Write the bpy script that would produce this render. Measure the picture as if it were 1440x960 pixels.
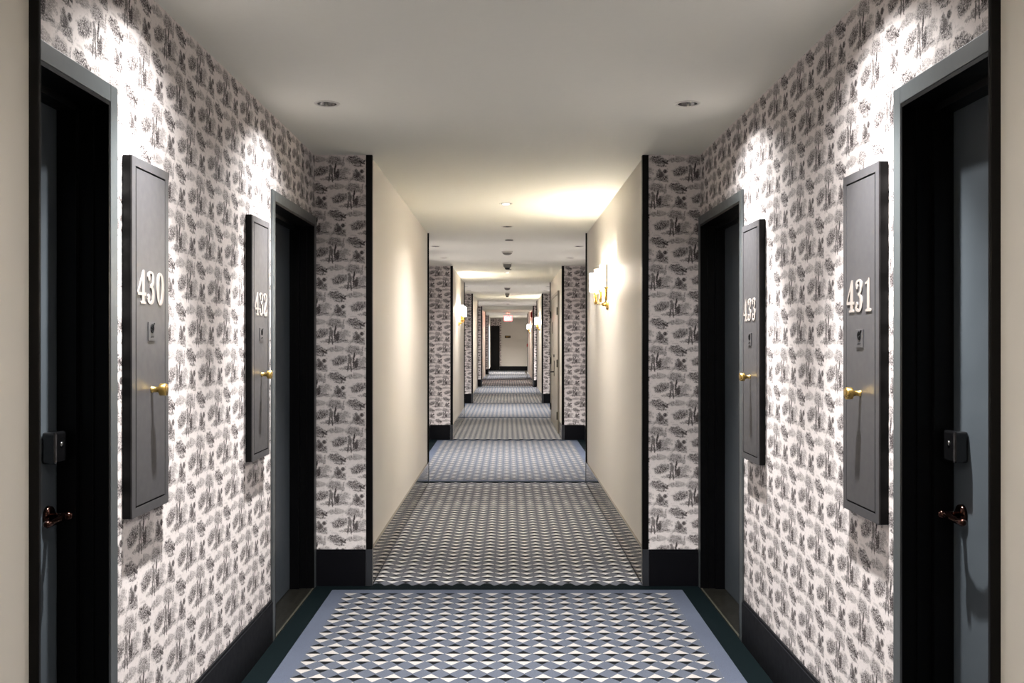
import bpy, bmesh, math, random
from mathutils import Vector, Matrix
PI = math.pi
for o in list(bpy.data.objects): bpy.data.objects.remove(o)
SC = bpy.context.scene
COL = SC.collection
S = 237.7            # pixels per metre at the first pilasters
D = 5.7              # their distance from the camera
EYE = 1.455
CEIL = 2.554
WW = 1.14            # half width of a papered bay
NW = 0.815           # half width of a cream passage

# ---------------------------------------------------------------- camera, light, exposure
cam = bpy.data.cameras.new('camera'); co = bpy.data.objects.new('camera', cam); COL.objects.link(co)
co.location = (0, 0, EYE); co.rotation_euler = (PI/2, 0, 0)
cam.sensor_width = 36; cam.lens = S*D/1440*36
cam.shift_x = 6.6/1440; cam.shift_y = -1.0/1440; cam.clip_start = 0.02; cam.clip_end = 200
SC.camera = co
w = bpy.data.worlds.new('world'); SC.world = w; w.use_nodes = True
w.node_tree.nodes['Background'].inputs[0].default_value = (0.0, 0.0, 0.0, 1)
SC.view_settings.view_transform = 'Standard'; SC.view_settings.look = 'None'
SC.view_settings.gamma = 1; SC.view_settings.use_curve_mapping = False
SC.view_settings.exposure = 2.75
P_BAY = 11           # downlights near the walls of the papered bays
P_MID = 32           # downlights on the centre line of the passages
P_SCONCE = 0.35       # bulb in each sconce shade
E_SHADE = 8.8
P_BEAM = 90         # narrow beam of the same downlights
WARM = (1.0, 0.95, 0.885)
NEUT = (1.0, 0.988, 0.978)

# ---------------------------------------------------------------- node helpers
class NT:
    def __init__(s, tree): s.t = tree; s.n = tree.nodes; s.l = tree.links
    def new(s, ty, **k):
        n = s.n.new(ty)
        for a, b in k.items(): setattr(n, a, b)
        return n
    def put(s, inp, v):
        if isinstance(v, bpy.types.NodeSocket): s.l.new(v, inp)
        elif v is not None: inp.default_value = v
    def m(s, op, a, b=None, c=None, clamp=False):
        n = s.new('ShaderNodeMath', operation=op, use_clamp=clamp)
        s.put(n.inputs[0], a); s.put(n.inputs[1], b)
        if c is not None: s.put(n.inputs[2], c)
        return n.outputs[0]
    def vm(s, op, a, b=None):
        n = s.new('ShaderNodeVectorMath', operation=op)
        s.put(n.inputs[0], a); s.put(n.inputs[1], b)
        return n.outputs['Value'] if op in ('DOT_PRODUCT', 'LENGTH') else n.outputs[0]
    def xyz(s, x, y, z=0.0):
        n = s.new('ShaderNodeCombineXYZ'); s.put(n.inputs[0], x); s.put(n.inputs[1], y); s.put(n.inputs[2], z); return n.outputs[0]
    def sep(s, v):
        n = s.new('ShaderNodeSeparateXYZ'); s.put(n.inputs[0], v); return n.outputs
    def mix(s, f, a, b):
        n = s.new('ShaderNodeMix', data_type='RGBA'); s.put(n.inputs[0], f)
        s.put(n.inputs[6], a); s.put(n.inputs[7], b); return n.outputs[2]
    def ramp(s, v, a, b, lo=0.0, hi=1.0):
        n = s.new('ShaderNodeMapRange', clamp=True); s.put(n.inputs[0], v)
        for i, q in enumerate((a, b, lo, hi)): s.put(n.inputs[1+i], q)
        return n.outputs[0]
    def noise(s, vec, scale, detail=2.0, rough=0.5, out=0):
        n = s.new('ShaderNodeTexNoise'); s.put(n.inputs['Vector'], vec)
        n.inputs['Scale'].default_value = scale; n.inputs['Detail'].default_value = detail; n.inputs['Roughness'].default_value = rough
        return n.outputs[out]
def rgb(r, g, b):
    f = lambda c: (c/255/12.92) if c/255 <= 0.04045 else ((c/255+0.055)/1.055)**2.4
    return (f(r), f(g), f(b), 1)
def newmat(name):
    m = bpy.data.materials.new(name); m.use_nodes = True
    return m, NT(m.node_tree), m.node_tree.nodes['Principled BSDF']
def paint(name, col, rough=0.5, metal=0.0, var=0.04, bump=0.0, scale=30, spec=0.5, coat=0.0):
    m, t, p = newmat(name)
    pos = t.new('ShaderNodeTexCoord').outputs['Object']
    n = t.noise(pos, scale, 4.0)
    d = tuple(c*(1-var*2) for c in col[:3])+(1,); e = tuple(min(1, c*(1+var*2)) for c in col[:3])+(1,)
    t.put(p.inputs['Base Color'], t.mix(n, d, e))
    p.inputs['Metallic'].default_value = metal; p.inputs['Specular IOR Level'].default_value = spec
    t.put(p.inputs['Roughness'], t.ramp(n, 0.2, 0.8, max(0.02, rough-0.05), rough+0.05))
    if coat: p.inputs['Coat Weight'].default_value = coat
    if bump:
        b = t.new('ShaderNodeBump'); b.inputs['Strength'].default_value = bump; b.inputs['Distance'].default_value = 0.001
        t.put(b.inputs['Height'], t.noise(pos, scale*14, 3.0)); t.put(p.inputs['Normal'], b.outputs[0])
    return m
def glow(name, col, strength, base=(0.9, 0.9, 0.88, 1)):
    m, t, p = newmat(name)
    pos = t.new('ShaderNodeTexCoord').outputs['Object']
    n = t.noise(pos, 12, 2)
    p.inputs['Base Color'].default_value = base
    p.inputs['Emission Color'].default_value = col
    t.put(p.inputs['Emission Strength'], t.ramp(n, 0, 1, strength*0.95, strength*1.05))
    return m

# ---------------------------------------------------------------- toile wallpaper
def toile():
    m, t, p = newmat('toile_wallpaper')
    g = t.new('ShaderNodeNewGeometry')
    P = t.sep(g.outputs['Position']); N = t.sep(g.outputs['True Normal'])
    u = t.m('SUBTRACT', t.m('MULTIPLY', N[0], P[1]), t.m('MULTIPLY', N[1], P[0]))
    ax = t.m('ABSOLUTE', N[0]); ay = t.m('ABSOLUTE', N[1])
    right = t.m('GREATER_THAN', P[0], 0.0)
    off = t.m('ADD', t.m('MULTIPLY', ax, 3.235), t.m('MULTIPLY', ay, t.m('MULTIPLY_ADD', right, 1.795, -1.0236)))
    U = t.m('MULTIPLY_ADD', t.m('SUBTRACT', u, off), 1216.0, 150.0)
    V = t.m('MULTIPLY_ADD', t.m('SUBTRACT', 2.520, P[2]), 1187.0, 80.0)
    # loose hand-drawn wobble
    raw = t.xyz(U, V, 0.0)
    i = t.m('FLOOR', t.m('DIVIDE', t.m('SUBTRACT', V, 44.0), 190.0))
    y = t.m('SUBTRACT', V, t.m('MULTIPLY', i, 190.0))
    x0 = t.m('ADD', t.m('SUBTRACT', U, t.m('MULTIPLY', i, 135.0)), 34.0)
    x = t.m('SUBTRACT', t.m('FLOORED_MODULO', x0, 405.0), 34.0)
    cell = t.xyz(x, y, 0.0)
    wob = t.noise(cell, 0.05, 3.0, 0.6, out=1)
    wv = t.vm('MULTIPLY', t.vm('SUBTRACT', wob, (0.5, 0.5, 0.5)), (46.0, 34.0, 0.0))
    q = t.vm('ADD', cell, wv)
    wv2 = t.vm('MULTIPLY', t.vm('SUBTRACT', t.noise(cell, 0.10, 3.0, 0.6, out=1), (0.5, 0.5, 0.5)), (22.0, 18.0, 0.0))
    q2 = t.vm('ADD', cell, wv2)
    def ell(src, cx, cy, rx, ry, rot=0.0, dens=1.0, soft=0.18):
        d = t.vm('SUBTRACT', src, (cx, cy, 0.0)); c, s = math.cos(rot), math.sin(rot)
        a = t.vm('DOT_PRODUCT', d, (c/rx, s/rx, 0.0)); b = t.vm('DOT_PRODUCT', d, (-s/ry, c/ry, 0.0))
        r = t.m('SQRT', t.m('MULTIPLY_ADD', a, a, t.m('MULTIPLY', b, b)))
        return t.ramp(r, 1.0-soft, 1.0+soft, dens, 0.0)
    soft = [  # leafy, smoky masses
        (150, 80, 56, 30, 0.05, .92), (182, 92, 30, 18, 0.4, .85), (214, 92, 9, 34, 0.15, .85),
        (200, 168, 34, 34, 0, .75), (232, 148, 22, 22, 0, .70), (160, 208, 86, 13, -0.05, 1.0), (112, 203, 28, 14, 0, .95), (215, 204, 34, 12, 0, .9),
        (300, 80, 60, 26, 0.12, 1.1), (276, 66, 34, 22, 0, 1.1), (325, 116, 38, 6, 0.04, 1.0), (306, 52, 11, 12, 0, .9),
        (326, 198, 44, 26, 0.12, 1.1), (352, 224, 36, 8, 0.1, .8), (292, 208, 32, 14, 0, .75), (306, 170, 22, 26, 0, .9),
        (55, 152, 58, 30, -0.22, 1.05), (28, 164, 32, 26, 0, 1.0), (78, 134, 38, 16, -.2, .95),
        (20, 78, 52, 14, 0.08, .75), (46, 64, 20, 15, 0, .6), (-10, 82, 24, 11, 0, .7), (72, 72, 18, 13, 0, .6),
        (60, 210, 16, 7, 0, .7), (255, 172, 13, 8, 0.4, .6), (248, 217, 34, 6, .1, .5), (20, 224, 30, 6, .1, .4)]
    hard = [  # figures, trunks, rigging
        (158, 122, 6, 34, 0.16, 1), (154, 165, 7, 42, -0.05, 1), (128, 150, 15, 28, 0.05, .85), (122, 120, 11, 11, 0, .8),
        (114, 198, 5, 38, 0.07, .95), (136, 200, 5, 40, -0.08, .95), (172, 178, 16, 30, 0.1, 1), (178, 146, 8, 9, 0, .9),
        (348, 92, 28, 8, 0.5, 1), (364, 84, 12, 5, -.7, 1), (340, 106, 5, 16, 0.3, 1),
        (308, 150, 11, 13, 0, .85), (318, 178, 18, 24, 0.2, .95), (347, 156, 15, 15, 0.08, 1), (290, 182, 6, 20, .4, .6),
        (22, 60, 3, 14, 0, .8), (5, 66, 2.5, 12, 0, .8), (40, 170, 4, 20, 0, .9), (62, 166, 4, 20, 0, .9), (82, 158, 4, 18, 0, .9)]
    def mx(a, b): return t.m('MAXIMUM', a, b)
    A = None
    for e in soft:
        v = ell(q, *e, 0.22); A = v if A is None else mx(A, v)
    B = None
    for e in hard:
        v = ell(q2, *e, 0.25); B = v if B is None else mx(B, v)
    leaf = t.ramp(t.noise(cell, 0.15, 4.0, 0.8), 0.42, 0.53, 0.18, 0.95)
    blob = t.ramp(t.noise(cell, 0.05, 2.0, 0.5), 0.35, 0.6, 0.75, 1.05)
    A = t.m('MULTIPLY', A, t.m('MULTIPLY', leaf, blob))
    B = t.m('MULTIPLY', B, t.ramp(t.noise(cell, 0.2, 3.0, 0.7), 0.36, 0.5, 0.5, 1.0))
    stray = t.ramp(t.noise(cell, 0.045, 6.0, 0.8), 0.54, 0.68, 0.0, 0.5)
    ink = mx(mx(A, B), stray)
    ink = t.m('MULTIPLY', ink, 1.0, clamp=True)
    paper = t.mix(t.noise(g.outputs['Position'], 60, 3), rgb(212, 204, 201), rgb(228, 220, 217))
    t.put(p.inputs['Base Color'], t.mix(ink, paper, rgb(40, 31, 32)))
    p.inputs['Roughness'].default_value = 0.75; p.inputs['Specular IOR Level'].default_value = 0.2
    return m

# ---------------------------------------------------------------- carpets
CP, RP = 0.081, 0.1067     # column and row pitch of the woven triangles
def carpet(name, wide, y0, y1):
    m, t, p = newmat(name)
    g = t.new('ShaderNodeNewGeometry'); P = t.sep(g.outputs['Position']); X, Y = P[0], P[1]
    xo = 0.5 if not wide else 0.0
    X = t.m('ADD', X, 0.007 if wide else 0.0)
    cx = t.m('ADD', t.m('DIVIDE', X, CP), 100.5-xo)     # column index in floor()
    col = t.m('FLOOR', cx); fx = t.m('SUBTRACT', t.m('SUBTRACT', cx, col), 0.5)
    par = t.m('FLOORED_MODULO', col, 2.0)               # 0: light half away, 1: dark half away
    ref = (y1-0.176) if wide else (y0-0.003)
    ry = t.m('ADD', t.m('DIVIDE', t.m('SUBTRACT', Y, ref), RP), 400.5)
    row = t.m('FLOOR', ry); fy = t.m('SUBTRACT', t.m('SUBTRACT', ry, row), 0.5)   # + = away from camera
    far = t.m('GREATER_THAN', fy, 0.0)
    light = t.m('ABSOLUTE', t.m('SUBTRACT', far, par))   # far & par0 -> 1, near & par1 -> 1
    hx = t.m('MULTIPLY_ADD', light, 0.06, 0.425); hy = t.m('MULTIPLY_ADD', light, 0.07, 0.41)
    d = t.m('ADD', t.m('DIVIDE', t.m('ABSOLUTE', fx), hx), t.m('DIVIDE', t.m('ABSOLUTE', fy), hy))
    tri = t.m('LESS_THAN', d, 1.0)
    pile = t.noise(g.outputs['Position'], 420, 2.0, 0.7)
    big = t.noise(g.outputs['Position'], 2.2, 3.0)
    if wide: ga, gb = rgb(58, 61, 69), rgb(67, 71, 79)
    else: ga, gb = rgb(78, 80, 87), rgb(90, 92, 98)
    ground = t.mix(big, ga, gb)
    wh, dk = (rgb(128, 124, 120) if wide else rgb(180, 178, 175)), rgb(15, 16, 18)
    grn = rgb(3, 10, 12)
    c = t.mix(t.m('MULTIPLY', tri, light), ground, wh)
    c = t.mix(t.m('MULTIPLY', tri, t.m('SUBTRACT', 1.0, light)), c, dk)
    if wide:
        aX = t.m('ABSOLUTE', P[0])
        e = t.m('MINIMUM', t.m('SUBTRACT', Y, y0), t.m('SUBTRACT', y1, Y))
        inl = t.m('MAXIMUM', t.m('GREATER_THAN', aX, CP*11.5), t.m('LESS_THAN', e, 0.176))
        c = t.mix(inl, c, t.mix(big, rgb(57, 61, 72), rgb(66, 71, 82)))
        ing = t.m('MAXIMUM', t.m('GREATER_THAN', aX, 1.017), t.m('LESS_THAN', e, 0.098))
        c = t.mix(ing, c, grn)
    else:
        wv = t.m('MAXIMUM', 0.0, t.m('COSINE', t.m('MULTIPLY', t.m('SUBTRACT', P[0], CP/2), 2*PI/(2*CP))))
        sc = t.m('MULTIPLY', wv, 0.055)
        e = t.m('MINIMUM', t.m('SUBTRACT', Y, y0), t.m('SUBTRACT', y1, Y))
        c = t.mix(t.m('LESS_THAN', e, sc), c, grn)
    mul = t.ramp(pile, 0.2, 0.8, 0.72, 1.28)
    n = t.new('ShaderNodeVectorMath', operation='SCALE'); t.put(n.inputs[0], c); t.put(n.inputs['Scale'], mul)
    t.put(p.inputs['Base Color'], n.outputs[0])
    p.inputs['Roughness'].default_value = 0.95; p.inputs['Specular IOR Level'].default_value = 0.05
    b = t.new('ShaderNodeBump'); b.inputs['Strength'].default_value = 0.35; b.inputs['Distance'].default_value = 0.003
    t.put(b.inputs['Height'], pile); t.put(p.inputs['Normal'], b.outputs[0])
    return m

M = {}
M['paper'] = toile()
M['cream'] = paint('cream_paint', rgb(202, 197, 189), 0.55, var=0.01, bump=0.05)
M['ceil'] = paint('ceiling_paint', rgb(228, 227, 217), 0.75, var=0.01)
M['black'] = paint('black_lacquer', rgb(3, 3, 7), 0.55, var=0.05, spec=.15)
M['strip'] = paint('black_corner_strip', rgb(3, 2, 2), 0.4, var=0.05, spec=.15)
M['steel'] = paint('polished_steel', rgb(160, 150, 140), 0.09, metal=1.0, var=0.02)
M['darksteel'] = paint('dark_steel_end', rgb(60, 62, 66), 0.35, metal=0.6, var=0.02)
M['slate'] = paint('slate_casing_paint', rgb(67, 71, 72), 0.4, var=0.02, bump=0.05)
M['jamb'] = paint('jamb_shade_black', rgb(2, 2, 3), 0.4, var=0.03, spec=.15)  # unlit slate jambs: shade put into the colour; far door shares it
M['leaf'] = paint('blue_slate_door', rgb(59, 65, 70), 0.5, var=0.05, bump=0.05, scale=8)
M['stone'] = paint('dark_stone', rgb(17, 16, 12), 0.35, var=0.25, scale=40)
M['brass_line'] = paint('pale_metal_edge', rgb(84, 82, 72), 0.4, metal=0.7)
M['panel'] = paint('grey_satin_panel', rgb(59, 58, 60), 0.42, var=0.01)
M['side'] = paint('black_panel_side', rgb(4, 4, 5), 0.55, spec=.2)
M['groove'] = paint('panel_groove', rgb(5, 5, 6), 0.7, spec=.1)
M['digit'] = paint('ivory_digit', rgb(136, 128, 122), 0.5, var=0.01)
M['brass'] = paint('brushed_brass', rgb(222, 186, 110), 0.28, metal=1.0, var=0.03)
M['bronze'] = paint('dark_bronze', rgb(66, 44, 38), 0.16, metal=1.0)
M['gloss'] = paint('gloss_black_plastic', rgb(9, 9, 10), 0.12, var=0.02, coat=0.5)
M['chrome'] = paint('satin_chrome', rgb(150, 150, 148), 0.25, metal=1.0)
M['white'] = paint('white_plastic', rgb(206, 203, 195), 0.5, var=0.01)
M['grey'] = paint('grey_detector_plastic', rgb(105, 103, 96), 0.5, var=0.02)
M['utility'] = paint('taupe_metal_door', rgb(138, 132, 120), 0.35, var=0.02)
M['shade'] = glow('glowing_opal_glass', (1.0, 0.90, 0.76, 1), E_SHADE)
M['lens'] = glow('lit_lens', (1.0, 0.93, 0.82, 1), 2.0)
M['dimlens'] = paint('unlit_lens', rgb(216, 208, 190), 0.35, var=0.01)
M['bulb'] = paint('silver_lamp_face', rgb(190, 186, 182), 0.2, metal=0.9)
M['exit_face'] = glow('exit_sign_pink', (1.0, 0.28, 0.30, 1), 0.22, (0.35, 0.06, 0.06, 1))
M['exit_letter'] = glow('exit_sign_letters', (1.0, 0.60, 0.56, 1), 0.42, (0.5, 0.2, 0.2, 1))
M['red'] = paint('alarm_red', rgb(170, 24, 28), 0.35)

# ---------------------------------------------------------------- mesh helpers
class MB:
    def __init__(s): s.b = bmesh.new()
    def box(s, x0, x1, y0, y1, z0, z1, mi=0, bev=0.0):
        vs = [s.b.verts.new((x, y, z)) for x in (x0, x1) for y in (y0, y1) for z in (z0, z1)]
        fs = [s.b.faces.new([vs[k] for k in f]) for f in ((0,1,3,2),(4,6,7,5),(0,4,5,1),(2,3,7,6),(0,2,6,4),(1,5,7,3))]
        for f in fs: f.material_index = mi
        if bev:
            es = list({e for f in fs for e in f.edges})
            bmesh.ops.bevel(s.b, geom=es, offset=bev, segments=2, affect='EDGES', profile=0.5)
        return s
    def lathe(s, prof, seg=24, mat=None, mi=0):     # prof: (r, h) along +Z, mat places it
        M_ = mat or Matrix(); rings = []
        for r, h in prof:
            rings.append([s.b.verts.new(M_ @ Vector((r*math.cos(2*PI*k/seg), r*math.sin(2*PI*k/seg), h))) for k in range(seg)] if r > 1e-6
                         else [s.b.verts.new(M_ @ Vector((0, 0, h)))])
        for a, b in zip(rings[:-1], rings[1:]):
            for k in range(seg):
                k2 = (k+1) % seg
                if len(a) == 1 and len(b) == 1: continue
                if len(a) == 1: f = s.b.faces.new((a[0], b[k2], b[k]))
                elif len(b) == 1: f = s.b.faces.new((a[k], a[k2], b[0]))
                else: f = s.b.faces.new((a[k], a[k2], b[k2], b[k]))
                f.material_index = mi; f.smooth = True
        return s
    def tube(s, pts, rad, seg=12, mi=0):
        pts = [Vector(p) for p in pts]; rs = rad if isinstance(rad, (list, tuple)) else [rad]*len(pts); rings = []
        up = Vector((0, 0, 1))
        for k, p in enumerate(pts):
            d = (pts[min(k+1, len(pts)-1)]-pts[max(k-1, 0)]).normalized()
            a = d.cross(up)
            if a.length < 1e-3: a = d.cross(Vector((1, 0, 0)))
            a.normalize(); b = d.cross(a)
            rings.append([s.b.verts.new(p+rs[k]*(a*math.cos(2*PI*j/seg)+b*math.sin(2*PI*j/seg))) for j in range(seg)])
        for a, b in zip(rings[:-1], rings[1:]):
            for j in range(seg):
                f = s.b.faces.new((a[j], a[(j+1) % seg], b[(j+1) % seg], b[j])); f.smooth = True; f.material_index = mi
        for r in (rings[0], rings[-1]):
            f = s.b.faces.new(r); f.material_index = mi
        return s
    eps = 0.0
    def prism(s, poly, y0, y1, mi=0):               # polygon in local x,z extruded along y
        s.eps += 6e-5; y0 -= s.eps
        a = [s.b.verts.new((x, y0, z)) for x, z in poly]; b = [s.b.verts.new((x, y1, z)) for x, z in poly]
        s.b.faces.new(a).material_index = mi; s.b.faces.new(b[::-1]).material_index = mi
        for k in range(len(poly)):
            k2 = (k+1) % len(poly); s.b.faces.new((a[k], b[k], b[k2], a[k2])).material_index = mi
        return s
    def strip(s, pts, th, y0, y1, closed=False, mi=0):   # broad-nib stroke: th(point, tangent) -> thickness
        s.eps += 6e-5; y0 -= s.eps
        L, R = [], []; n = len(pts)
        for k, p in enumerate(pts):
            a = pts[(k-1) % n] if (closed or k > 0) else p; b = pts[(k+1) % n] if (closed or k < n-1) else p
            tx, tz = b[0]-a[0], b[1]-a[1]; l = math.hypot(tx, tz) or 1; tx /= l; tz /= l
            h = th(k/(n-1), abs(tz))/2
            L.append((p[0]-tz*h, p[1]+tx*h)); R.append((p[0]+tz*h, p[1]-tx*h))
        def ring(y): return [s.b.verts.new((x, y, z)) for x, z in L], [s.b.verts.new((x, y, z)) for x, z in R]
        l0, r0 = ring(y0); l1, r1 = ring(y1)
        for k in range(n if closed else n-1):
            k2 = (k+1) % n
            for q in ((l0[k], r0[k], r0[k2], l0[k2]), (l1[k], l1[k2], r1[k2], r1[k]), (l0[k], l0[k2], l1[k2], l1[k]), (r0[k], r1[k], r1[k2], r0[k2])):
                s.b.faces.new(q).material_index = mi
        if not closed:
            s.b.faces.new((l0[0], l1[0], r1[0], r0[0])); s.b.faces.new((l0[-1], r0[-1], r1[-1], l1[-1]))
        return s
    def build(s, name, mats, parent=None, loc=None):
        bmesh.ops.recalc_face_normals(s.b, faces=s.b.faces[:])
        me = bpy.data.meshes.new(name); s.b.to_mesh(me); s.b.free()
        for m in (mats if isinstance(mats, (list, tuple)) else [mats]): me.materials.append(m)
        o = bpy.data.objects.new(name, me); COL.objects.link(o)
        if parent: o.parent = parent
        if loc: o.location = loc
        return o
def tag(o, label=None, cat=None, group=None, kind=None):
    for k, v in (('label', label), ('category', cat), ('group', group), ('kind', kind)):
        if v: o[k] = v
    return o
def empty(name, loc, rz=0, label=None, cat=None, group=None, kind=None):
    o = bpy.data.objects.new(name, None); COL.objects.link(o); o.location = loc; o.rotation_euler = (0, 0, rz)
    o.empty_display_size = 0.05
    return tag(o, label, cat, group, kind)
def copy_tree(o, parent=None):
    c = o.copy(); COL.objects.link(c)
    if parent: c.parent = parent
    for ch in [x for x in bpy.data.objects if x.parent == o]: copy_tree(ch, c)
    return c
def lamp(name, ty, loc, power, parent=None, color=WARM, rot=(0, 0, 0), size=0.03, cone=None, blend=1.0):
    l = bpy.data.lights.new(name, ty); l.energy = power; l.color = color; l.shadow_soft_size = size
    if cone: l.spot_size = math.radians(cone); l.spot_blend = blend
    o = bpy.data.objects.new(name, l); COL.objects.link(o); o.location = loc; o.rotation_euler = rot
    if parent: o.parent = parent
    return o

# ---------------------------------------------------------------- the plan: sections as (wide?, k0, k1) in units of D
LEFT = [(0, -0.62, .2887), (1, .2887, 1.0), (0, 1.0, 1.725), (1, 1.725, 2.48), (0, 2.48, 3.18), (1, 3.18, 3.93), (0, 3.93, 4.63),
        (1, 4.63, 5.38), (0, 5.38, 6.27), (1, 6.27, 7.30), (0, 7.30, 8.27)]
RIGHT = [(0, -0.62, .280), (1, .280, 1.0), (0, 1.0, 1.725), (1, 1.725, 2.48), (0, 2.48, 3.18), (1, 3.18, 3.93), (0, 3.93, 4.63),
         (1, 4.63, 5.30), (0, 5.30, 6.80), (1, 6.80, 8.27)]
OUT = 1.5; END = 8.27*D; BACK = -0.62*D
FLIP = PI/2
DW, DH, CW, REC = 0.955, 2.135, 0.05, 0.128      # door opening width and height, casing width, leaf recess
# door openings (side, y0 of opening)
O430 = .481*D - DW; O432 = .9985*D - CW - DW
O431 = .4855*D - DW; O433 = O432
DOORS = {-1: [O430, O432], 1: [O431, O433]}

def build_wall(side, secs):
    mb = MB()
    def X(a): return side*a
    def bx(a0, a1, y0, y1, z0, z1, mi): mb.box(min(X(a0), X(a1)), max(X(a0), X(a1)), y0, y1, z0, z1, mi)
    for wide, k0, k1 in secs:
        y0, y1 = k0*D, k1*D
        if wide:
            cuts = [d for d in DOORS[side] if y0 <= d < y1]
            ys = y0
            for d in cuts:
                bx(WW, OUT, ys, d, 0, CEIL, 1); bx(WW, OUT, d, d+DW, DH, CEIL, 1); ys = d+DW
            bx(WW, OUT, ys, y1, 0, CEIL, 1)
        else: bx(NW, OUT, y0, y1, 0, CEIL, 0)
    for f in mb.b.faces:
        f.normal_update()
        if f.material_index == 0 and abs(f.normal.y) > .5: f.material_index = 1
    o = mb.build('wall_left' if side < 0 else 'wall_right', [M['cream'], M['paper']])
    return tag(o, kind='structure')
build_wall(-1, LEFT); build_wall(1, RIGHT)
# end wall: cream, with papered part on the left around the dark door
mb = MB(); mb.box(-OUT, -.84, END, END+.2, 0, CEIL, 1); mb.box(-.84, -.37, END+.0, END+.2, 2.19, CEIL, 1)
mb.box(-.37, -.29, END, END+.2, 0, CEIL, 1); mb.box(-.29, OUT, END-.03, END+.2, 0, CEIL, 0); mb.box(-.84, -.37, END+.16, END+.2, 0, 2.19, 0)
tag(mb.build('wall_far', [M['cream'], M['paper']]), kind='structure')
mb = MB(); mb.box(-OUT, OUT, BACK-.1, BACK, 0, CEIL); tag(mb.build('wall_back', M['cream']), kind='structure')
# floor slab
mb = MB(); mb.box(-OUT, OUT, BACK-.1, END+.2, -0.1, 0); tag(mb.build('floor', M['stone']), kind='structure')

# ---------------------------------------------------------------- ceiling with holes for the recessed lights
LX = 0.835
bay_spots = []
for wide, k0, k1 in LEFT:
    if wide:
        c = (k0+k1)/2 if k0 > .5 else .645
        h = .138 if k0 < 4.5 else .13
        for q in (-h, h):
            for sx in (-1, 1): bay_spots.append((sx*LX, (c+q)*D))
mid_spots = [(-0.01, 1.354*D, 1), (0.0, 1.625*D, 0), (0.0, 2.72*D, 1), (0, 4.2*D, 1), (0, 5.93*D, 1), (0, 7.6*D, 1), (0, .13*D, 1), (0, -.45*D, 1)]  # last two are unseen lamps added to light the near passage
RH = 0.046
cu = bpy.data.curves.new('c', 'CURVE'); cu.dimensions = '2D'; cu.fill_mode = 'BOTH'
def spl(pts):
    s = cu.splines.new('POLY'); s.points.add(len(pts)-1); s.use_cyclic_u = True
    for p, q in zip(s.points, pts): p.co = (q[0], q[1], 0, 1)
spl([(-OUT, BACK-.1), (OUT, BACK-.1), (OUT, END+.2), (-OUT, END+.2)])
for x, y in bay_spots+[(a, b) for a, b, c in mid_spots]:
    spl([(x+RH*math.cos(2*PI*k/24), y+RH*math.sin(2*PI*k/24)) for k in range(24)])
tmp = bpy.data.objects.new('tmp', cu); COL.objects.link(tmp)
me = bpy.data.meshes.new_from_object(tmp.evaluated_get(bpy.context.evaluated_depsgraph_get()))
bpy.data.objects.remove(tmp)
me.materials.clear(); me.materials.append(M['ceil'])
for v in me.vertices: v.co.z = 0
cl = bpy.data.objects.new('ceiling', me); COL.objects.link(cl); cl.location = (0, 0, CEIL); tag(cl, kind='structure')
# lowered soffit near the far end
mb = MB(); mb.box(-NW-.3, NW+.3, 5.42*D, 5.8*D, 2.46, CEIL); o = mb.build('trim_1', M['ceil']); tag(o, kind='structure')

# ---------------------------------------------------------------- black corner strips, baseboards
tn = 2
def strip_at(side, y, face):    # face -1: pilaster end that faces the camera, +1: faces away
    global tn
    mb = MB(); a, b = .798, .835
    y0, y1 = (y-.007, y+.028) if face < 0 else (y-.005, y+.004)
    z0 = .222 if face < 0 else .215
    mb.box(min(side*a, side*b), max(side*a, side*b), y0, y1, z0, CEIL-.001, bev=.0015)
    o = mb.build('trim_%d' % tn, M['strip']); tag(o, kind='structure'); tn += 1
    mb = MB(); mb.box(min(side*a, side*(b+.002)), max(side*a, side*(b+.002)), y0-.002, y1+.002, 0.0, z0-.001, bev=.001)
    o = mb.build('trim_%d' % tn, M['darksteel']); tag(o, kind='structure'); tn += 1
for side, secs in ((-1, LEFT), (1, RIGHT)):
    for wide, k0, k1 in secs:
        if not wide:
            if k0 > 0: strip_at(side, k0*D, -1)
            if k1 < 8.2: strip_at(side, k1*D, 1)
def base_profile(mb, side, a, y0, y1, h=.21, t=.012):
    x = [side*a, side*(a-t)]; mb.box(min(x), max(x), y0, y1, 0, h-.012)
    x = [side*a, side*(a-t*.6)]; mb.box(min(x), max(x), y0, y1, h-.012, h)
for side, secs in ((-1, LEFT), (1, RIGHT)):
    nm = 'baseboard_left' if side < 0 else 'baseboard_right'
    mb = MB(); ms = MB()
    for wide, k0, k1 in secs:
        y0, y1 = k0*D, k1*D
        if wide:
            ys = y0
            for d in [d for d in DOORS[side] if y0 <= d < y1]:
                if d-CW-ys > .02: base_profile(mb, side, WW, ys, d-CW)
                ys = d+DW+CW
            if y1-ys > .02: base_profile(mb, side, WW, ys, y1)
            # across the two pilaster faces
            for y, t in ((y0, 1), (y1, -1)):
                if y > END-.1 or y < 0: continue
                x = sorted((side*.838, side*(WW-.012))); yy = sorted((y, y+t*.012))
                mb.box(x[0], x[1], yy[0], yy[1], 0, .208); yy = sorted((y, y+t*.007)); mb.box(x[0], x[1], yy[0], yy[1], .208, .222)
        else:
            x = sorted((side*NW, side*(NW-.014))); ms.box(x[0], x[1], y0+.03, y1-.03, 0, .218)
    tag(mb.build(nm, M['black']), kind='structure'); tag(ms.build(nm, M['steel']), kind='structure')
mb = MB(); mb.box(-.37, 1.13, END-.045, END-.03, 0, .21); tag(mb.build('baseboard_far', M['black']), kind='structure')

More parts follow.
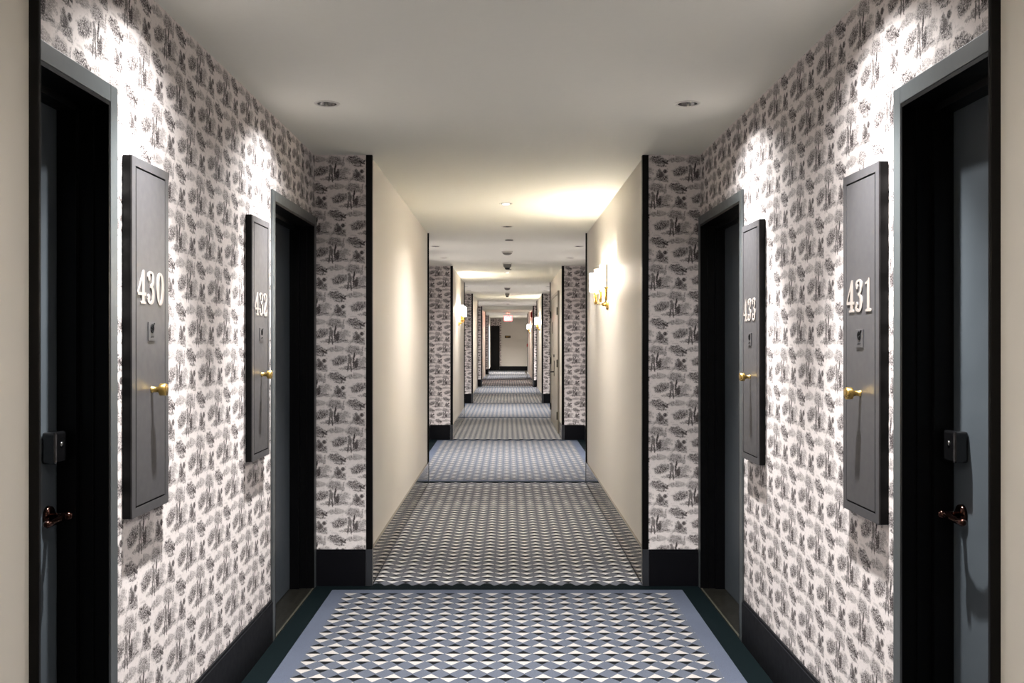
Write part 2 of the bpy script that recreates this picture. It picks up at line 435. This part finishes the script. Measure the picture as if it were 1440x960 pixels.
# ---------------------------------------------------------------- carpets
names = {'w': ['first papered bay, in front', 'second papered bay', 'third papered bay', 'fourth papered bay', 'last bay before the far cream wall'],
         'n': ['', 'nearest cream passage', 'second cream passage', 'third cream passage', 'passage under the red exit sign']}
ORD = [('w', .28, 1.0), ('n', 1.0, 1.725), ('w', 1.725, 2.48), ('n', 2.48, 3.18), ('w', 3.18, 3.93), ('n', 3.93, 4.63), ('w', 4.63, 5.30), ('n', 5.30, 6.27), ('w', 6.27, 8.27)]
LAB = ['blue-grey bordered carpet with black and cream triangles in the nearest bay, between the numbered doors',
       'grey triangle carpet of the nearest cream passage, between polished steel baseboards',
       'green-bordered triangle carpet of the second papered bay, past the first passage',
       'grey triangle carpet of the second cream passage, beside the double service door',
       'pale triangle carpet of the third papered bay, past the service door',
       'triangle carpet of the third cream passage, under the farther right sconce',
       'narrow looking triangle carpet of the fourth papered bay',
       'triangle carpet just before the hanging red exit sign',
       'farthest strip of triangle carpet, at the foot of the far cream wall']
HZ = .008
for (ty, k0, k1), lab in zip(ORD, LAB):
    wide = ty == 'w'; hw = WW-.013 if wide else NW-.016
    mb = MB(); y0, y1 = k0*D+(.05 if k0 < .3 else 0), k1*D
    if k1 > 8: y1 = END-.047; hw = NW-.016
    if wide: mb.box(-hw, hw, y0+.013, y1-.013, 0.0005, HZ)
    else: mb.box(-hw, hw, y0-.0125, y1+.0125, 0.0005, HZ)
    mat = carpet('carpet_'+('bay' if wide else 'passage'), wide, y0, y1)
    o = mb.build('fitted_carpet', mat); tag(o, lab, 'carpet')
mb = MB(); mb.box(-NW+.016, NW-.016, BACK+.01, .28*D+.06, 0.0005, HZ)
tag(mb.build('floor_carpet_behind', carpet('carpet_passage', False, BACK, .28*D)), kind='structure').name = 'floor_near'

# ---------------------------------------------------------------- guest room doors
# local frame: x along the wall (reading direction), -y out of the wall into the corridor, z up; x=0 at left edge of opening
def guest_door(n, side, y0, lock_far, label):
    # left wall (side -1): local x = +Y ; right wall: local x = -Y
    if side < 0: e = empty('door_%d' % n, (-WW, y0, 0), PI/2, label, 'door', None, 'structure')
    else: e = empty('door_%d' % n, (WW, y0+DW, 0), -PI/2, label, 'door', None, 'structure')
    p = .012
    mb = MB(); g = .001
    mb.box(-CW, 0, -p, -g, 0, DH+CW, bev=.002); mb.box(DW, DW+CW, -p, -g, 0, DH+CW, bev=.002); mb.box(0, DW, -p, -g, DH, DH+CW, bev=.002)
    mb.build('casing', M['slate'], e)
    mb = MB(); T = .012
    for x0, x1 in ((0, T), (DW-T, DW)): mb.box(x0+(g if x0 == 0 else 0), x1-(g if x0 else 0), -.011, REC+.05, 0.001, DH-g)
    mb.box(T, DW-T, -.011, REC+.05, DH-T, DH-g)
    # door stops
    for x0, x1 in ((T, T+.02), (DW-T-.02, DW-T)): mb.box(x0, x1, REC-.055, REC-.001, 0.001, DH-T)
    mb.box(T, DW-T, REC-.055, REC-.001, DH-T-.02, DH-T)
    for x0, x1 in ((T, T+.006), (DW-T-.006, DW-T)): mb.box(x0, x1, .03, .036, 0.001, DH-T)
    mb.build('jamb', M['jamb'], e)
    mb = MB(); mb.box(T+.003, DW-T-.003, REC, REC+.045, .012, DH-T-.003, bev=.001); mb.build('leaf', M['leaf'], e)
    mb = MB(); mb.box(T, DW-T, -.001, REC+.04, .0005, .009); mb.build('threshold', M['stone'], e)
    mb = MB(); mb.box(T, DW-T, -.011, -.001, .0005, .0115); mb.build('threshold_edge', M['brass_line'], e)
    lx = (DW-.086) if ((side < 0) == lock_far) else .086      # lock position along local x
    s = -1 if lx > DW/2 else 1                                # lever points to the hinge side
    z = 1.152
    mb = MB(); mb.box(lx-.035, lx+.035, REC-.040, REC-.001, 1.118, 1.205, bev=.006); r = mb.build('lock_reader', M['gloss'], e)
    mb = MB(); mb.lathe([(0.0, .002), (.006, .002), (.007, 0)], 14, Matrix.Translation((lx, REC-.0405, 1.170)) @ Matrix.Rotation(PI/2, 4, 'X')); mb.build('indicator', M['chrome'], r)
    z = .972
    Rm = Matrix.Rotation(PI/2, 4, 'X')
    mb = MB(); mb.lathe([(0, .013), (.020, .013), (.027, .009), (.029, 0), (0, 0)], 28, Matrix.Translation((lx, REC-.001, z)) @ Rm); ro = mb.build('rose', M['bronze'], e)
    mb = MB(); pts = [(lx, REC-.012, z), (lx, REC-.036, z), (lx+s*.006, REC-.047, z), (lx+s*.02, REC-.052, z), (lx+s*.05, REC-.054, z-.002), (lx+s*.085, REC-.052, z-.004), (lx+s*.108, REC-.050, z-.003), (lx+s*.115, REC-.050, z-.003)]
    mb.tube(pts, [.010, .009, .010, .011, .009, .008, .010, .005], 14)
    mb.lathe([(0, .014), (.008, .012), (.012, .004), (.012, 0), (.009, -.006)], 16, Matrix.Translation((lx, REC-.056, z)) @ Rm)
    mb.build('lever_handle', M['bronze'], e)
    # hinges on the other side
    hx = (T+.002) if lx > DW/2 else (DW-T-.002)
    for hz in (.25, 1.08, 1.9):
        mb = MB(); mb.tube([(hx, REC-.006, hz-.05), (hx, REC-.006, hz+.05)], .006, 10); mb.build('hinge', M['bronze'], e)
    return e
guest_door(1, -1, O430, True, 'blue-slate guest door at the left edge, nearest, beside panel 430')
guest_door(2, -1, O432, False, 'dark guest door in the left wall beyond panel 432')
guest_door(3, 1, O431, True, 'blue-slate guest door at the right edge, nearest, beside panel 431')
guest_door(4, 1, O433, False, 'dark guest door in the right wall beyond panel 433')

# ---------------------------------------------------------------- room number panels
def smooth(pts, n=10):
    out = []
    P_ = [pts[0]]+list(pts)+[pts[-1]]
    for i in range(1, len(P_)-2):
        a, b, c, d = P_[i-1:i+3]
        for k in range(n):
            t = k/n
            out.append(tuple(.5*((2*b[j])+(-a[j]+c[j])*t+(2*a[j]-5*b[j]+4*c[j]-d[j])*t*t+(-a[j]+3*b[j]-3*c[j]+d[j])*t**3) for j in (0, 1)))
    out.append(pts[-1]); return out
def digit_mesh(mb, ch, ox, oz, w, h, y0, y1):
    T = lambda pts: [(ox+x*w, oz+z*h) for x, z in pts]
    sc = w
    def ball(x, z, r, n=20): mb.prism(T([(x+r*math.cos(2*PI*k/n), z+r*.66*math.sin(2*PI*k/n)) for k in range(n)]), y0, y1)
    th = lambda lo, hi: (lambda u, v: (lo+(hi-lo)*v*v)*sc)
    if ch == '0':
        pts = [(.5+.335*math.cos(2*PI*k/48), .5+.465*math.sin(2*PI*k/48)) for k in range(48)]
        mb.strip(T(pts), th(.11, .30), y0, y1, True)
    if ch == '1':
        mb.prism(T([(.16, 0), (.88, 0), (.88, .055), (.67, .09), (.67, 1), (.55, 1), (.45, .93), (.12, .87), (.12, .81), (.37, .835), (.37, .09), (.16, .055)]), y0, y1)
    if ch == '4':
        mb.prism(T([(.50, .0), (.82, .0), (.82, 1), (.66, 1), (.50, .78)]), y0, y1)
        mb.prism(T([(.34, 0), (.98, 0), (.98, .055), (.82, .085), (.50, .085), (.34, .055)]), y0, y1)
        mb.prism(T([(.0, .24), (1.0, .24), (1.0, .335), (.0, .335)]), y0, y1)
        mb.prism(T([(.0, .335), (.13, .335), (.70, .90), (.82, 1.0), (.66, 1.0)]), y0, y1)
    if ch == '3':
        up = [(.16, .80), (.24, .92), (.48, .965), (.68, .90), (.735, .76), (.66, .62), (.46, .545), (.34, .54)]
        lo = [(.34, .54), (.52, .52), (.70, .42), (.755, .27), (.68, .11), (.47, .035), (.22, .075), (.12, .20)]
        mb.strip(T(smooth(up)), th(.11, .28), y0, y1); mb.strip(T(smooth(lo)), th(.11, .31), y0, y1)
        ball(.22, .785, .13); ball(.20, .22, .14)
    if ch == '2':
        c = [(.15, .76), (.20, .90), (.45, .965), (.69, .89), (.76, .73), (.66, .55), (.42, .36), (.18, .15), (.10, .06)]
        mb.strip(T(smooth(c)), th(.12, .30), y0, y1)
        mb.prism(T([(.06, 0), (.92, 0), (.97, .29), (.89, .29), (.82, .17), (.66, .145), (.32, .16), (.06, .09)]), y0, y1)
        ball(.22, .76, .14)
def number_panel(num, side, yc, z0, z1, label):
    e = empty('room_number_panel', (side*WW, yc, 0), PI/2 if side < 0 else -PI/2, label, 'sign')
    W = .305/2; th = .030
    mb = MB(); mb.box(-W, W, -th+.004, -.0012, z0, z1, bev=.001); mb.build('side_box', M['side'], e)
    ins = .027; gr = .0058; f0, f1 = -th, -th+.0045
    mb = MB()
    mb.box(-W, -W+ins, f0, f1, z0, z1); mb.box(W-ins, W, f0, f1, z0, z1)
    mb.box(-W+ins, W-ins, f0, f1, z0, z0+ins); mb.box(-W+ins, W-ins, f0, f1, z1-ins, z1)
    mb.build('border', M['panel'], e)
    mb = MB(); mb.box(-W+ins, W-ins, -th+.0035, -th+.0041, z0+ins, z1-ins); mb.build('groove', M['groove'], e)
    mb = MB(); mb.box(-W+ins+gr, W-ins-gr, f0, -th+.0035, z0+ins+gr, z1-ins-gr, bev=.0006); fp = mb.build('face_plate', M['panel'], e)
    dw, dh = .066, .103
    zc = 1.568 if side < 0 else 1.546
    gap = .077
    for i, c in enumerate(num):
        mb = MB(); digit_mesh(mb, c, (i-1)*gap-dw/2-.004, zc, dw, dh, -th-.0024, -th-.0003); mb.build('digit', M['digit'], e)
    pz = zc-.113; pw = .030
    mb = MB(); mb.box(-pw, pw, -th-.003, -th-.0002, pz, pz+.058, bev=.0008); pl = mb.build('plaque', M['panel'], e)
    mb = MB(); y0, y1 = -th-.0048, -th-.003; cz = pz+.038
    ring = [(.0125*math.cos(2*PI*k/24), cz+.0125*math.sin(2*PI*k/24)) for k in range(24)]
    mb.strip(ring, lambda u, v: .0022, y0, y1, True)
    mb.strip(smooth([(-.006, cz-.008), (.006, cz-.003), (-.005, cz+.003), (.010, cz+.011)], 6), lambda u, v: .0028, y0, y1)
    mb.strip([(.004, cz+.004), (.018, cz+.017)], lambda u, v: .003, y0, y1)
    for k in range(6):
        x = -.012+k*.0042; z = pz+.010+(k % 2)*.0035
        mb.box(x, x+.002, y0, y1, z, z+.002)
    mb.build('emblem', M['groove'], pl)
    Rm = Matrix.Rotation(PI/2, 4, 'X'); kz = 1.303 if side < 0 else 1.290
    mb = MB(); mb.lathe([(0, 0), (.0105, 0), (.0105, .002), (.0088, .003), (.0088, .026), (.0175, .0265), (.0190, .0275), (.0190, .0455), (.0180, .0468), (0, .0468)], 32,
                        Matrix.Translation((.003, -th-.0002, kz)) @ Rm)
    mb.build('knob', M['brass'], e)
    return e
number_panel('430', -1, (.4998+.554)/2*D, .927, 2.005, 'tall grey panel with number 430, nearest on the left wall')
number_panel('432', -1, (.734+.791)/2*D, .927, 2.005, 'tall grey panel with number 432, farther along the left wall')
number_panel('431', 1, (.5036+.560)/2*D, .905, 1.992, 'tall grey panel with number 431, nearest on the right wall')
number_panel('433', 1, (.7455+.800)/2*D, .905, 1.992, 'tall grey panel with number 433, farther along the right wall')

# ---------------------------------------------------------------- recessed lights
def downlight(x, y, power, lensmat, ringmat, label, group=None, tilt=(0, 0), cone=150, color=NEUT, deep=.028, R=.060, size=.02, blend=1.0, beam=0):
    e = empty('recessed_downlight', (x, y, CEIL), 0, label, 'ceiling light', group)
    mb = MB(); mb.lathe([(RH-.002, -.0005), (RH-.001, -.004), (R-.004, -.0045), (R, -.0005)], 32); mb.build('trim_ring', ringmat, e)
    mb = MB(); mb.lathe([(RH-.002, -.003), (RH-.006, deep*.6), (.030, deep), (.030, deep+.02)], 32); mb.build('reflector', M['chrome'], e)
    mb = MB(); mb.lathe([(0, deep-.004), (.022, deep-.002), (.030 if deep > 0 else .040, deep+.004)], 24); mb.build('lens', lensmat, e)
    if power: lamp('downlight_beam', 'SPOT', (0, 0, -.008 if deep > 0 else -.016), power, e, color, (tilt[0], tilt[1], 0), size, cone, blend)
    if beam: lamp('downlight_beam', 'SPOT', (0, 0, -.008), beam, e, color, (0, 0, 0), size, 76, 1.0)
    return e
def place(k): return ['nearest', 'second'][k]
for i, (x, y) in enumerate(bay_spots):
    s = 'left' if x < 0 else 'right'
    if y < 0.6*D: lab = 'recessed downlight over the %s number panel, nearest pair' % s
    elif y < D: lab = 'recessed ceiling downlight on the %s in the nearest bay, before the pilaster' % s
    elif y < 2.1*D: lab = 'small downlight in the second bay ceiling, nearer one on the %s' % s
    elif y < 2.5*D: lab = 'small downlight in the second bay ceiling, farther one on the %s' % s
    elif y < 4*D: lab = 'added tiny downlight in the third papered bay, %s one on the %s' % ('nearer' if y < 3.55*D else 'farther', s)
    elif y < 5.5*D: lab = 'added tiny downlight in the fourth papered bay, %s one on the %s' % ('nearer' if y < 5.0*D else 'farther', s)
    else: lab = 'added tiny downlight in the last bay before the far wall, %s one on the %s' % ('nearer' if y < 6.785*D else 'farther', s)
    grp = None
    if y > 2.5*D: grp = 'added downlights of the ' + ('third bay' if y < 4*D else 'fourth bay' if y < 5.5*D else 'last bay')  # fixtures from the third bay on are added to light those bays
    downlight(x, y, P_BAY, M['bulb'], M['white'], lab, grp, color=NEUT, cone=142, beam=P_BEAM)
ML = ['lit round ceiling light in the middle of the nearest passage', 'unlit-looking round ceiling light at the far end of the nearest passage, with an added spot',
      'round ceiling light in the middle of the second cream passage', 'round ceiling light in the third cream passage',
      'round ceiling light just before the exit sign', 'added round ceiling light near the far cream wall, boosted to brighten it',
      'added ceiling light just overhead, unseen above the viewer', 'added ceiling light, unseen behind the viewer']
for (x, y, lit), lab in zip(mid_spots, ML):
    if lit: downlight(x, y, P_MID*(9.0 if y > 7*D else 0.7 if 0 < y < D else 1.0), M['lens'], M['white'], lab, deep=-.005, R=.056, cone=150, color=WARM, size=.04)  # lamp by the end wall is added and boosted to brighten it
    else: downlight(x, y, 9, M['dimlens'], M['white'], lab, deep=.006, R=.060, tilt=(0, -.75), cone=42, color=WARM, size=.02)  # spot added under the unlit lens, tilted to make the left wall patch

# ---------------------------------------------------------------- wall sconces
def sconce(side, yc, label):
    e = empty('wall_sconce', (side*NW, yc, 0), PI/2 if side < 0 else -PI/2, label, 'wall light')
    Rm = Matrix.Rotation(PI/2, 4, 'X'); sp = .44; oy = -.062; zb, zt = 1.872, 2.03
    mb = MB(); mb.lathe([(0, .018), (.030, .018), (.040, .012), (.045, .001), (0, .001)], 28, Matrix.Translation((0, 0, 1.745)) @ Rm); mb.build('backplate', M['brass'], e)
    mb = MB(); mb.tube([(0, -.015, 1.745), (0, -.04, 1.745), (0, -.05, 1.76)], .012, 12)
    pts = [(-sp, oy, 1.79), (-sp*.8, -.05, 1.768), (-sp*.4, -.045, 1.76), (0, -.045, 1.758), (sp*.4, -.045, 1.76), (sp*.8, -.05, 1.768), (sp, oy, 1.79)]
    mb.tube(pts, .007, 10); mb.build('crossbar', M['brass'], e)
    for i in (-1, 0, 1):
        x = i*sp
        # curved cradle: a U-shaped strap under and up both sides of the shade
        mb = MB()
        U = []
        for k in range(25):
            a = -PI+PI*k/24; U.append((x+.056*math.cos(a), zb-.01+.095*math.sin(a)))
        U = [(x-.056, zt+.004)]+U+[(x+.056, zt+.004)]
        mb.strip(U, lambda u, v: .004, oy-.008, oy+.008)
        mb.lathe([(0, -.02), (.010, -.02), (.012, 0), (.006, .02), (.006, .06), (.022, .075), (.022, .085), (0, .085)], 20, Matrix.Translation((x, oy, 1.785)))
        arm = mb.build('arm', M['brass'], e)
        mb = MB(); r = .050
        mb.lathe([(r, zb), (r, zt), (r-.003, zt), (r-.003, zb), (r, zb)], 32, Matrix.Translation((x, oy, 0))); mb.build('shade', M['shade'], e)
        lamp('sconce_bulb', 'POINT', (x, oy, 1.95), P_SCONCE, e, WARM, size=.012)
    return e
sconce(1, 1.365*D, 'three-light brass sconce with glowing shades, nearest, on the right cream wall')
sconce(-1, 2.83*D, 'brass sconce with glowing shades on the left wall of the second passage')
sconce(1, 4.25*D, 'glowing brass sconce on the right wall of the third passage')
sconce(-1, -1.3, 'added brass three-light sconce, unseen on the cream wall behind the viewer')  # out of view, added so its uplight brightens the ceiling
sconce(1, 5.93*D, 'farthest glowing sconce, on the right wall beside the exit sign')

# ---------------------------------------------------------------- ceiling devices
def detector(k, r, h, label, mat, tip=False):
    e = empty('smoke_detector', (0, k*D, CEIL), 0, label, 'smoke detector')
    mb = MB(); mb.lathe([(0, -.0005), (r, -.0005), (r, -.014), (r*.93, -.018), (0, -.018)], 32); mb.build('base_plate', M['white'], e)
    mb = MB(); mb.lathe([(r*.88, -.018), (r*.84, -.6*h), (r*.62, -.85*h), (r*.3, -h), (0, -h)], 32); mb.build('dome', mat, e)
    if tip:
        mb = MB(); mb.lathe([(r*.55, -h*.88), (r*.5, -h*1.12), (0, -h*1.15)], 24); mb.build('lens_cap', M['side'], e)
detector(2.08, .068, .045, 'shallow grey dome detector, first on the second bay ceiling', M['grey'])
detector(2.39, .066, .078, 'deeper grey dome detector with dark tip, at the second passage entrance', M['grey'], True)
detector(3.48, .068, .06, 'small dome detector on the third papered bay ceiling', M['grey'])
detector(3.86, .06, .09, 'dark-tipped small detector before the third passage', M['grey'], True)
def cap(k, label):
    mb = MB(); mb.lathe([(0, -.0005), (.045, -.0005), (.045, -.006), (.038, -.010), (0, -.010)], 28)
    o = mb.build('sprinkler_cover', M['grey'], None, (.02, k*D, CEIL)); tag(o, label, 'sprinkler')
cap(1.84, 'flat round sprinkler cover on ceiling just past the nearest passage')
cap(2.60, 'flat round sprinkler cover on ceiling of the second passage')
cap(5.02, 'flat round sprinkler cover on ceiling of the fourth bay')

# ---------------------------------------------------------------- exit sign
e = empty('exit_sign', (0.03, 6.05*D, CEIL), 0, 'red lit exit sign hanging from the ceiling at the far end', 'exit sign')
mb = MB(); mb.box(-.10, .10, -.03, .03, -.03-.094, -.095, bev=.004); mb.b.clear()
mb = MB(); mb.box(-.07, .07, -.03, .03, -.124, -.0945, bev=.004); mb.build('canopy', M['white'], e)
mb = MB(); mb.tube([(0, 0, -.12), (0, 0, -.20)], .008, 10); mb.build('stem', M['side'], e)
mb = MB(); mb.box(-.155, .155, -.018, .018, -.395, -.195, bev=.004); sg = mb.build('housing', M['exit_face'], e)
mb = MB(); y0, y1 = -.0205, -.0182; zb, zt = -.365, -.225; lw = .05; t = .014
def rect(x0, x1, z0, z1): mb.box(x0, x1, y0, y1, z0, z1)
x = -.128; rect(x, x+t, zb, zt); rect(x, x+lw, zb, zb+t); rect(x, x+lw, zt-t, zt); rect(x, x+lw*.9, (zb+zt)/2-t/2, (zb+zt)/2+t/2)
x = -.060; mb.strip([(x, zb), (x+lw, zt)], lambda u, v: t, y0, y1); mb.strip([(x, zt), (x+lw, zb)], lambda u, v: t, y0, y1)
x = .022; rect(x, x+t, zb, zt)
x = .066; rect(x, x+lw+.01, zt-t, zt); rect(x+lw/2-.002, x+lw/2+t-.002, zb, zt)
mb.build('letters', M['exit_letter'], sg)
lamp('exit_glow', 'POINT', (0, -.10, -.30), 1.2, e, (1, .12, .10), size=.05)
lamp('exit_glow', 'POINT', (0, .10, -.30), 1.2, e, (1, .12, .10), size=.05)
for o in (e,):    # the canopy hangs from the lowered soffit edge
    o.location.z = CEIL-.0
mb = MB(); mb.tube([(0, 0, -.001), (0, 0, -.10)], .012, 10); mb.build('rod', M['white'], e)

# ---------------------------------------------------------------- alarm, pull station, small signs
e = empty('fire_alarm_strobe', (NW, 5.52*D, 2.30), -PI/2, 'small red fire alarm box high on the far right wall', 'fire alarm')
mb = MB(); mb.box(-.06, .06, -.05, -.001, -.09, .09, bev=.006); b_ = mb.build('housing', M['red'], e)
mb = MB(); mb.box(-.02, .02, -.062, -.05, -.05, .05, bev=.004); mb.build('strobe_lens', M['dimlens'], b_)
e = empty('fire_pull_station', (NW, 6.70*D, 1.28), -PI/2, 'small red pull station at the far right corner below the last sconce', 'fire alarm')
mb = MB(); mb.box(-.045, .045, -.045, -.001, -.06, .06, bev=.004); b_ = mb.build('housing', M['red'], e)
mb = MB(); mb.box(-.028, .028, -.056, -.045, -.02, .0, bev=.003); mb.build('pull_handle', M['white'], b_)
e = empty('direction_sign', (0.02, END-.03, 1.65), 0, 'small dark direction plaque on the far cream wall', 'sign')
mb = MB(); mb.box(-.14, .14, -.012, -.001, -.06, .06, bev=.002); b_ = mb.build('plate', M['side'], e)
mb = MB(); mb.box(-.10, .06, -.0145, -.012, .012, .024); mb.box(-.10, .03, -.0145, -.012, -.024, -.012)
mb.strip([(.075, -.02), (.10, 0), (.075, .02)], lambda u, v: .007, -.0145, -.012); mb.build('arrow_marks', M['brass'], b_)

# far door, at the left of the end wall
e = empty('door_6', (-.84, END, 0), 0, 'black door at the far end, left of the cream wall', 'door', None, 'structure')
mb = MB(); mb.box(.002, .468, .02, .06, .01, 2.18, bev=.002); lf = mb.build('leaf', M['jamb'], e)
mb = MB(); mb.box(.002, .032, .0, .02, 0.001, 2.188); mb.box(.438, .468, .0, .02, .001, 2.188); mb.box(.032, .438, 0, .02, 2.158, 2.188); mb.build('frame', M['jamb'], e)
mb = MB(); mb.lathe([(0, .03), (.02, .03), (.025, .01), (.01, 0)], 16, Matrix.Translation((.41, .019, .97)) @ Matrix.Rotation(PI/2, 4, 'X')); mb.build('knob', M['bronze'], lf)

# double service door on the right wall of the second passage
ya, yb = 2.64*D, 3.05*D; L = yb-ya
e = empty('door_5', (NW, yb, 0), -PI/2, 'taupe metal double service door on the right of the second passage', 'door', None, 'structure')
mb = MB(); f = .05
mb.box(0, f, -.028, -.001, 0.001, 2.24, bev=.002); mb.box(L-f, L, -.028, -.001, 0.001, 2.24, bev=.002); mb.box(f, L-f, -.028, -.001, 2.19, 2.24, bev=.002); mb.build('frame', M['utility'], e)
for i in (0, 1):
    x0 = f+.003 if i == 0 else L/2+.002; x1 = L/2-.002 if i == 0 else L-f-.003
    mb = MB(); mb.box(x0, x1, -.020, -.001, .012, 2.187, bev=.002); lf = mb.build('leaf', M['utility'], e)
    hx = x0 if i == 0 else x1
    for z in (.28, 1.1, 1.92):
        mb = MB(); mb.box(hx-.035, hx+.035, -.036, -.0285, z-.06, z+.06); mb.tube([(hx, -.036, z-.06), (hx, -.036, z+.06)], .008, 8); mb.build('hinge', M['side'], lf)
    if i == 0:
        mb = MB(); mb.box(x1-.09, x1-.04, -.028, -.020, .86, 1.12, bev=.002); mb.tube([(x1-.065, -.02, .93), (x1-.065, -.07, .93), (x1-.18, -.072, .925)], .010, 10)
        mb.build('lever_handle', M['side'], lf)
        mb = MB(); mb.lathe([(0, .012), (.022, .012), (.025, 0), (0, 0)], 18, Matrix.Translation((x1-.065, -.0205, 1.2)) @ Matrix.Rotation(PI/2, 4, 'X')); mb.build('deadbolt', M['side'], lf)
        mb = MB(); mb.box(x0+.35, x0+.53, -.0235, -.0205, 1.58, 1.78, bev=.001); mb.build('door_sign', M['side'], lf)
